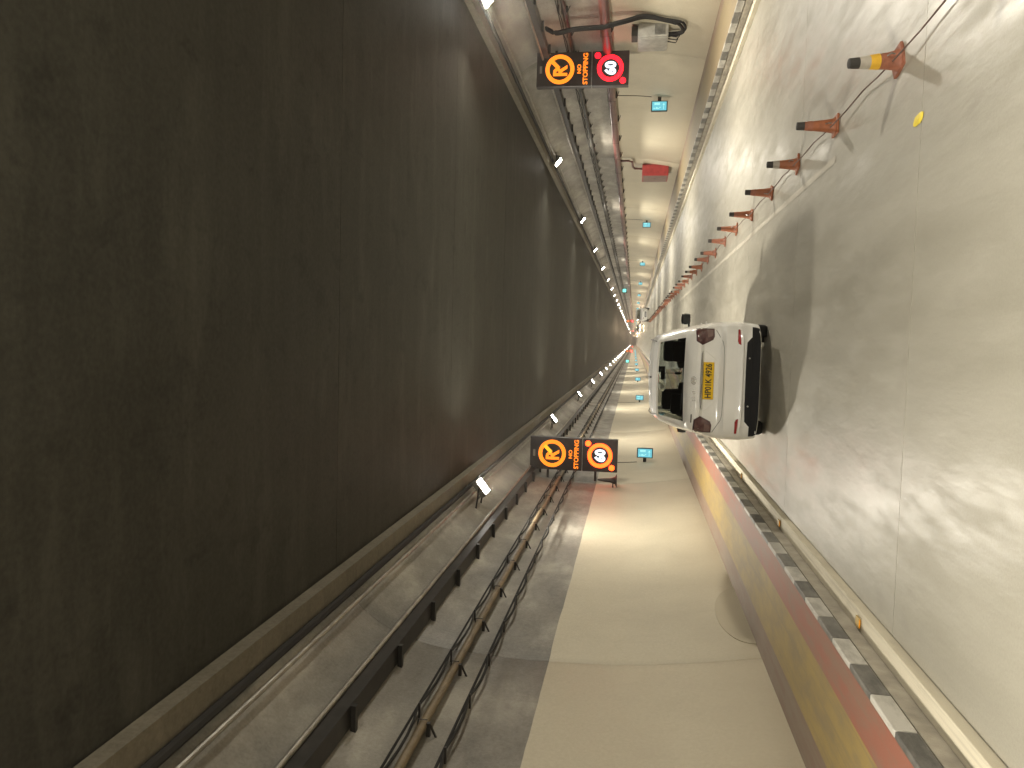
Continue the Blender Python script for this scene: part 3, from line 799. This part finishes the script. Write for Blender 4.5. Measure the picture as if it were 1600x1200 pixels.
def make_car(label, cat, loc, rz=0.0, scale=(1, 1, 1), paint=None, front_on=False, main=False):
    root = empty('hatchback_car' if main else 'oncoming_car', loc, label, cat, rz=rz); root.scale = scale
    nR = len(TR); nS = len(TS); body = MB(); gl = {'rear_window': MB(), 'windscreen': MB(), 'side_window': MB()}
    vid = {}
    def V(i, j, s):
        if j in (0, nR-1): s = 1
        key = (i, j, s)
        if key not in vid:
            y, row = GRID[i]; x, z = row[j]; vid[key] = len(body.v); body.v.append((s*x, car_disp(x, y, z), z))
        return vid[key]
    def co(i, j, s): return body.v[V(i, j, s)]
    keep = []
    for i in range(nS-1):
        for j in range(nR-1):
            t = (TS[i]+TS[i+1])/2; r = (TR[j]+TR[j+1])/2
            for s in (-1, 1):
                q = [V(i, j, s), V(i+1, j, s), V(i+1, j+1, s), V(i, j+1, s)]
                q = list(dict.fromkeys(q))
                tgt = None
                if 3.0 < t < 4.0 and r > 8: tgt = 'rear_window'
                elif 10.1 < t < 10.95 and r > 7.6: tgt = 'windscreen'
                elif (6.1 < t < 8.0 or 9.0 < t < 10.55) and 5.25 < r < 6.85: tgt = 'side_window'
                if tgt: gl[tgt].add([body.v[k] for k in q], [tuple(range(len(q)))])
                else:
                    c = Vector((0, 0, 0))
                    for k in q: c += Vector(body.v[k])
                    c /= len(q)
                    if abs(c.x) > .55 and any((c.y-a)**2+(c.z-b)**2 < .335**2 for a, b in WH): continue
                    keep.append(tuple(q))
    # end caps: rows from left to right
    for i in (0, nS-1):
        K = 12
        rows = []
        for j in range(nR):
            y, row = GRID[i]; x, z = row[j]
            if j in (0, nR-1): rows.append([V(i, j, 1)]*(K+1)); continue
            r_ = []
            for k in range(K+1):
                if k == 0: r_.append(V(i, j, -1))
                elif k == K: r_.append(V(i, j, 1))
                else:
                    xx = -x+2*x*k/K; r_.append(len(body.v)); body.v.append((xx, car_disp(xx, y, z), z))
            rows.append(r_)
        for j in range(nR-1):
            for k in range(K):
                q = list(dict.fromkeys([rows[j][k], rows[j][k+1], rows[j+1][k+1], rows[j+1][k]]))
                if len(q) >= 3: keep.append(tuple(q))
    # snap arch edges to circles
    from collections import Counter
    ec = Counter()
    for f in keep:
        for a, b in zip(f, f[1:]+f[:1]): ec[tuple(sorted((a, b)))] += 1
    for (a, b), n in ec.items():
        if n == 1:
            for k in (a, b):
                x, y, z = body.v[k]
                for wy, wz in WH:
                    d = math.hypot(y-wy, z-wz)
                    if abs(x) > .5 and .22 < d < .42 and z < .7:
                        body.v[k] = (x, wy+(y-wy)*.335/d, max(.19, wz+(z-wz)*.335/d))
    body.f = keep
    b = body.build('body', paint, root, True)
    bvh = BVHTree.FromPolygons([Vector(v) for v in body.v], body.f)
    glass = M['glass']
    for nm, g in gl.items():
        if g.f:
            if nm == 'side_window':
                for s in (-1, 1):
                    for lo, hi in ((0, 1.49), (1.49, 4)):
                        h = MB()
                        for f in g.f:
                            vv = [g.v[k] for k in f]
                            cyy = sum(p[1] for p in vv)/len(vv)
                            if vv[0][0]*s > 0 and lo < cyy < hi: h.add(vv, [tuple(range(len(vv)))])
                        o_ = h.build(nm, glass, root, True)
            else: g.build(nm, glass, root, True)
    def hit(x, z, front=False):
        r = bvh.ray_cast(Vector((x, 5 if front else -1, z)), Vector((0, -1 if front else 1, 0)))
        return r[0].y if r[0] is not None else (3.4 if front else .1)
    def patch(name, poly, mat, off=.012, front=False, rings=(0, .4, .75, .93, 1.0), smooth=True, sub=5, parent=None):
        # densify
        pts = []
        for a, c in zip(poly, poly[1:]+poly[:1]):
            for k in range(sub): pts.append((a[0]+(c[0]-a[0])*k/sub, a[1]+(c[1]-a[1])*k/sub))
        cxp = sum(p[0] for p in pts)/len(pts); czp = sum(p[1] for p in pts)/len(pts); n = len(pts)
        sg = 1 if front else -1; mb = MB(); v = [(cxp, hit(cxp, czp, front)+sg*off, czp)]
        for r in rings[1:]:
            for p in pts:
                x = cxp+(p[0]-cxp)*r; z = czp+(p[1]-czp)*r
                v.append((x, hit(x, z, front)+sg*(off if r < 1 else -.01), z))
        f = [(0, 1+k, 1+(k+1) % n) for k in range(n)]
        for q in range(len(rings)-2):
            f += [(1+q*n+k, 1+q*n+(k+1) % n, 1+(q+1)*n+(k+1) % n, 1+(q+1)*n+k) for k in range(n)]
        mb.add(v, f); return mb.build(name, mat, parent or root, smooth)
    def mir(p): return [(-x, z) for x, z in p]
    def rect(x0, x1, z0, z1): return [(x0, z0), (x1, z0), (x1, z1), (x0, z1)]
    # tail lamps
    tl = [(.715, 1.065), (.53, 1.055), (.475, .97), (.55, .825), (.60, .805), (.71, .81)]
    def shrink(p, k):
        cx_ = sum(a[0] for a in p)/len(p); cz_ = sum(a[1] for a in p)/len(p)
        return [(cx_+(a-cx_)*k, cz_+(c-cz_)*k) for a, c in p]
    for mm in (lambda p: p, mir):
        o = patch('tail_lamp', mm(tl), M['lamp_rim'], .008)
        patch('lens', mm(shrink(tl, .90)), M['tail_red'], .016, parent=o)
        patch('reversing_lens', mm(shrink([(.70, .92), (.57, .91), (.60, .83), (.70, .83)], .9)), M['tail_smoke'], .021, parent=o)
        patch('reflector', mm([(.49, .475), (.50, .505), (.54, .52), (.70, .515), (.71, .50), (.70, .485)]), M['tail_deep'], .010)
    if main or True:
        patch('lower_bumper', [(-.765, .225), (-.5, .215), (0, .215), (.5, .215), (.765, .225), (.775, .325), (.62, .33), (.545, .395), (.3, .405), (0, .405), (-.3, .405), (-.545, .395), (-.62, .33), (-.775, .325)], M['bumper_black'], .014, sub=4)
    if main:
        patch('chrome_garnish', [(-.42, .955), (0, .945), (.42, .955), (.36, .985), (0, .99), (-.36, .985)], M['chrome'], .022)
        pl = patch('number_plate', rect(-.255, .255, .805, .945), M['plate'], .018, rings=(0, .5, .9, .97, 1.0), smooth=False)
        yb = min(hit(x, .88) for x in (-.2, 0, .2))-.0205
        text_mesh('HP01K 4926', .1, .0008, M['plate_ink'], 'lettering', pl, (0, yb, .877), bold=.002, width=.46, height=.085)
        yb = hit(0, 1.06)-.014
        e = ring_mb(0, 0, .036, .044, 0, .008, 28)
        for i_, v_ in enumerate(e.v): e.v[i_] = (v_[0]*1.25, yb+v_[1], 1.07+v_[2]*.85)
        em = e.build('emblem', M['chrome'], root, True)
        text_mesh('H', .07, .003, M['chrome'], 'emblem_letter', em, (0, yb+.002, 1.07), bold=.003, width=.055, height=.05).data.transform(Matrix.Shear('XY', 4, (.0, .0)) if False else Matrix(((1, .25, 0, 0), (0, 1, 0, 0), (0, 0, 1, 0), (0, 0, 0, 1))))
        text_mesh('i10', .08, .003, M['chrome'], 'model_lettering', root, (-.20, hit(-.2, 1.06)-.006, 1.055), bold=.002, width=.15, height=.065)
        patch('trim_badge', rect(-.58, -.46, 1.075, 1.09), M['dark_steel'], .006)
        # tailgate seam, follows the lower crease
        seam = [(-.70, .80), (-.60, .74), (-.53, .70), (-.45, .685), (0, .68), (.45, .685), (.53, .70), (.60, .74), (.70, .80)]
        P = []
        for (a, c) in zip(seam, seam[1:]):
            for k in range(6): x = a[0]+(c[0]-a[0])*k/6; z = a[1]+(c[1]-a[1])*k/6; P.append((x, hit(x, z)+.001, z))
        MB().tube(P, .004, 5).build('tailgate_seam', M['seam'], root)
        # white crease lines around the plate recess
        for s in (-1, 1):
            P = [(s*x, hit(s*x, z)-.001, z) for x, z in ((.40, .93), (.37, .88), (.32, .82), (.28, .78))]
            MB().tube(P, .006, 6).build('crease', paint, root, True)
        P = [(x, hit(x, .445)-.002, .445) for x in [-.6+.1*k for k in range(13)]]
        MB().tube(P, .010, 6).build('bumper_ridge', paint, root, True)
        for x in (-.32, .32):
            MB().lathe([(.012, 0), (.012, -.004)], (x, hit(x, .36)-.014, .36), 12, 'y').build('parking_sensor', M['grey_plastic'], root)
        # window surround + wiper + spoiler + aerial
        MB().tube([(-.04, .12, 1.20), (-.3, .135, 1.215), (-.42, .15, 1.22)], .007, 6).build('wiper', M['black_plastic'], root)
        sp = MB(); v = []
        xs_ = [-.52+.104*k for k in range(11)]
        for x in xs_:
            c_ = .035*(x/.52)**2
            v += [(x, .25+c_, 1.532-c_*.5), (x, .26+c_, 1.560-c_*.6), (x, .46+c_, 1.606-c_*.6), (x, .46+c_, 1.57-c_*.6)]
        sp.add(v, [(4*k+a_, 4*k+(a_+1) % 4, 4*k+4+(a_+1) % 4, 4*k+4+a_) for k in range(10) for a_ in range(4)]+[(0, 1, 2, 3), (40, 41, 42, 43)])
        sp.build('spoiler', paint, root, True)
        MB().tube([(0, .60, 1.615), (0, .585, 1.64)], .014, 8).tube([(0, .585, 1.64), (0, .50, 1.70)], [.006, .003], 6).build('aerial', M['black_plastic'], root)
        MB().box(-.06, .06, .262, .275, 1.525, 1.533).build('stop_lamp', M['tail_deep'], root)
        for s in (-1, 1):
            P = [(s*x, y, z) for x, y, z in ((.515, .33, 1.57), (.53, .6, 1.60), (.54, 1.2, 1.625), (.535, 2.0, 1.58))]
            MB().tube(P, .008, 5).build('roof_moulding', M['black_plastic'], root)
    # front
    hl = M['headlight'] if front_on else M['tail_clear']
    for mm in (lambda p: p, mir):
        patch('headlight', mm([(.30, .62), (.40, .60), (.52, .63), (.53, .70), (.46, .715), (.36, .69)]), hl, .012, front=True)
    patch('grille', [(-.28, .30), (.28, .30), (.36, .42), (.30, .55), (-.30, .55), (-.36, .42)], M['black_plastic'], .012, front=True)
    patch('front_plate', rect(-.24, .24, .34, .44), M['white_plate'], .03, front=True, smooth=False)
    # mirrors
    for s in (-1, 1):
        mr = MB().box(min(s*.80, s*.99), max(s*.80, s*.99), 2.30, 2.42, .97, 1.13, .06).build('door_mirror', M['mirror_shell'], root, True)
        MB().box(min(s*.82, s*.97), max(s*.82, s*.97), 2.292, 2.2985, .99, 1.10).build('mirror_glass', M['mirror'], mr)
        MB().tube([(s*.74, 2.38, .99), (s*.83, 2.37, 1.01)], .02, 6).build('mirror_arm', M['black_plastic'], mr)
        for yy in (1.05, 1.95):
            MB().box(min(s*.785, s*.825), max(s*.785, s*.825), yy-.08, yy+.08, .83, .86, .01).build('door_handle', paint, root)
    for wy, wz in WH:
        for s in (-1, 1):
            wheel = empty('wheel', (s*.70, wy, wz)); wheel.parent = root
            MB().lathe([(.17, -.085), (.26, -.09), (.288, -.07), (.29, 0), (.288, .07), (.26, .09), (.17, .085)], n=28, axis='x').build('tyre', M['tyre'], wheel, True)
            rm = MB().lathe([(.175, -.06), (.165, .06)], n=24, axis='x')
            for k in range(8):
                a = k*math.pi/4; rm.tube([(s*.072, .03*math.cos(a), .03*math.sin(a)), (s*.065, .165*math.cos(a), .165*math.sin(a))], .018, 5)
            rm.build('rim', M['galv'], wheel)
            MB().lathe([(.315, -.10), (.315, .03)], (s*(-.06), 0, .05), 20, 'x').build('wheel_well', M['dark_gap'], wheel)
    if front_on:
        bl = bpy.data.lights.new('headlight_beam', 'SPOT'); bl.energy = 1000; bl.color = (1, .72, .45); bl.spot_size = math.radians(70); bl.spot_blend = .8; bl.shadow_soft_size = .12
        for s in (-1, 1):
            bo = bpy.data.objects.new('headlight_beam', bl); C.objects.link(bo); bo.parent = root
            bo.location = (s*.45, 3.72, .67); bo.rotation_euler = (math.radians(80), 0, 0)
    MB().box(-.58, .58, .25, 3.2, .21, .30).build('underbody', M['dark_gap'], root)
    if main:
        MB().tube([(.35, .12, .25), (.35, .4, .25)], .022, 8).build('exhaust', M['galv'], root, True)
        fab = simple('dark_seat_fabric', (.03, .03, .032), .9)
        MB().box(-.66, .66, .35, 2.9, .35, .40).build('cabin_floor', fab, root)
        MB().box(-.62, .62, .18, .62, 1.00, 1.10).build('parcel_shelf', fab, root)
        for s in (-1, 1):
            MB().box(s*.37-.27, s*.37+.27, 1.45, 1.65, .4, 1.20, .09).box(s*.36-.24, s*.36+.24, 1.4, 2.0, .4, .58, .05).build('front_seat', fab, root, True)
            MB().box(s*.37-.16, s*.37+.16, 1.42, 1.55, 1.12, 1.42, .06).build('headrest', fab, root, True)
        MB().box(-.62, .62, .66, .84, .4, 1.16, .07).box(-.62, .62, .7, 1.25, .4, .56, .05).build('rear_seat', fab, root, True)
        for x in (-.38, .38): MB().box(x-.15, x+.15, .64, .76, 1.12, 1.33, .05).build('headrest', fab, root, True)
        MB().box(-.68, .68, 2.45, 2.85, .6, .99, .05).build('dashboard', fab, root, True)
        MB().box(-.11, .11, 2.25, 2.28, 1.38, 1.45, .01).tube([(0, 2.26, 1.38), (.0, 2.25, 1.22)], .006, 5).box(-.02, .02, 2.235, 2.27, 1.13, 1.22, .008).build('rear_view_mirror', M['black_plastic'], root)
        P = [(.36+.17*math.cos(t*math.pi/12), 2.25-.06*math.sin(t*math.pi/12), .97+.15*math.sin(t*math.pi/12)) for t in range(25)]
        MB().tube(P, .014, 6).build('steering_wheel', M['black_plastic'], root, True)
    return root
def carpaint(name, col):
    mt = simple(name, col, .38, 0, .05, 4, coat=.8); return mt
M['bumper_black'] = simple('unpainted_bumper', (.004, .004, .005), .8)
M['lamp_rim'] = simple('lamp_rim', (.05, .01, .012), .3)
M['tail_red'] = simple('tail_lens_red', (.10, .040, .040), .12, coat=1.0, var=.35, scale=18)
M['tail_clear'] = simple('tail_lens_clear', (.38, .33, .31), .12, coat=1.0)
M['tail_smoke'] = simple('tail_lens_smoke', (.15, .085, .08), .15, coat=1.0)
M['tail_deep'] = simple('red_reflector', (.32, .012, .015), .25, coat=.5)
M['chrome'] = simple('chrome', (.62, .62, .62), .12, 1.0, .05)
M['plate'] = simple('yellow_number_plate', (.80, .50, .006), .35, var=.08)
M['white_plate'] = simple('white_number_plate', (.7, .7, .68), .4)
M['plate_ink'] = simple('number_ink', (.03, .025, .015), .5)
M['seam'] = simple('seam_shadow_gap', (.12, .115, .10), .7)
M['mirror_shell'] = simple('gloss_black_shell', (.02, .02, .02), .15, coat=.6)
M['mirror'] = simple('mirror_glass', (.05, .055, .06), .15, .5)
M['tyre'] = simple('tyre_rubber', (.02, .02, .02), .8)
mt, nt, bs = newmat('tinted_car_glass'); bs.inputs['Base Color'].default_value = (.30, .335, .31, 1); bs.inputs['Roughness'].default_value = .02
bs.inputs['Transmission Weight'].default_value = 1.0; bs.inputs['IOR'].default_value = 1.02; bs.inputs['Coat Weight'].default_value = .35; bs.inputs['Coat IOR'].default_value = 1.5; M['glass'] = mt
white = carpaint('white_car_paint', (.84, .83, .79))
make_car('white hatchback seen from behind with yellow number plate, driving ahead in the left lane', 'car', (-.50, 10.62, 0), rz=0.0, scale=(1, 1, 1.0), paint=white, main=True)
make_car('small white car coming towards the viewer in the lane beyond the cones, lamps off', 'car', (3.80, 111.5, 0), math.pi, (1.17, 1.15, 1.10), white)
make_car('distant oncoming car with two glaring headlights deep in the tunnel', 'car', (3.2, 181, 0), math.pi, (1.1, 1.1, 1.05), carpaint('grey_car_paint', (.15, .15, .15)), front_on=True)
make_car('oncoming silver car between the two other distant cars with headlights, hugging the far wall', 'car', (3.7, 236, 0), math.pi, (1.15, 1.1, 1.2), carpaint('silver_car_paint', (.35, .35, .34)), front_on=True)
make_car('farthest oncoming vehicle, only its warm headlights showing near the vanishing point', 'car', (2.9, 312, 0), math.pi, (1.1, 1.1, 1.1), carpaint('brown_car_paint', (.2, .12, .08)), front_on=True)

# ------------------------------------------------------------------ thin tunnel haze
HAZE = 0.0011
mt = bpy.data.materials.new('tunnel_haze'); mt.use_nodes = True; nt = mt.node_tree; nt.nodes.clear()
out = nt.nodes.new('ShaderNodeOutputMaterial'); pv = nt.nodes.new('ShaderNodeVolumePrincipled')
pv.inputs['Color'].default_value = (.92, .86, .80, 1); pv.inputs['Density'].default_value = HAZE; pv.inputs['Anisotropy'].default_value = .88
nt.links.new(pv.outputs[0], out.inputs['Volume'])
hz = MB().box(-6.5, 10.5, Y0-1, Y1+1, -1.25, 7.0).build('haze', mt); hz['kind'] = 'stuff'
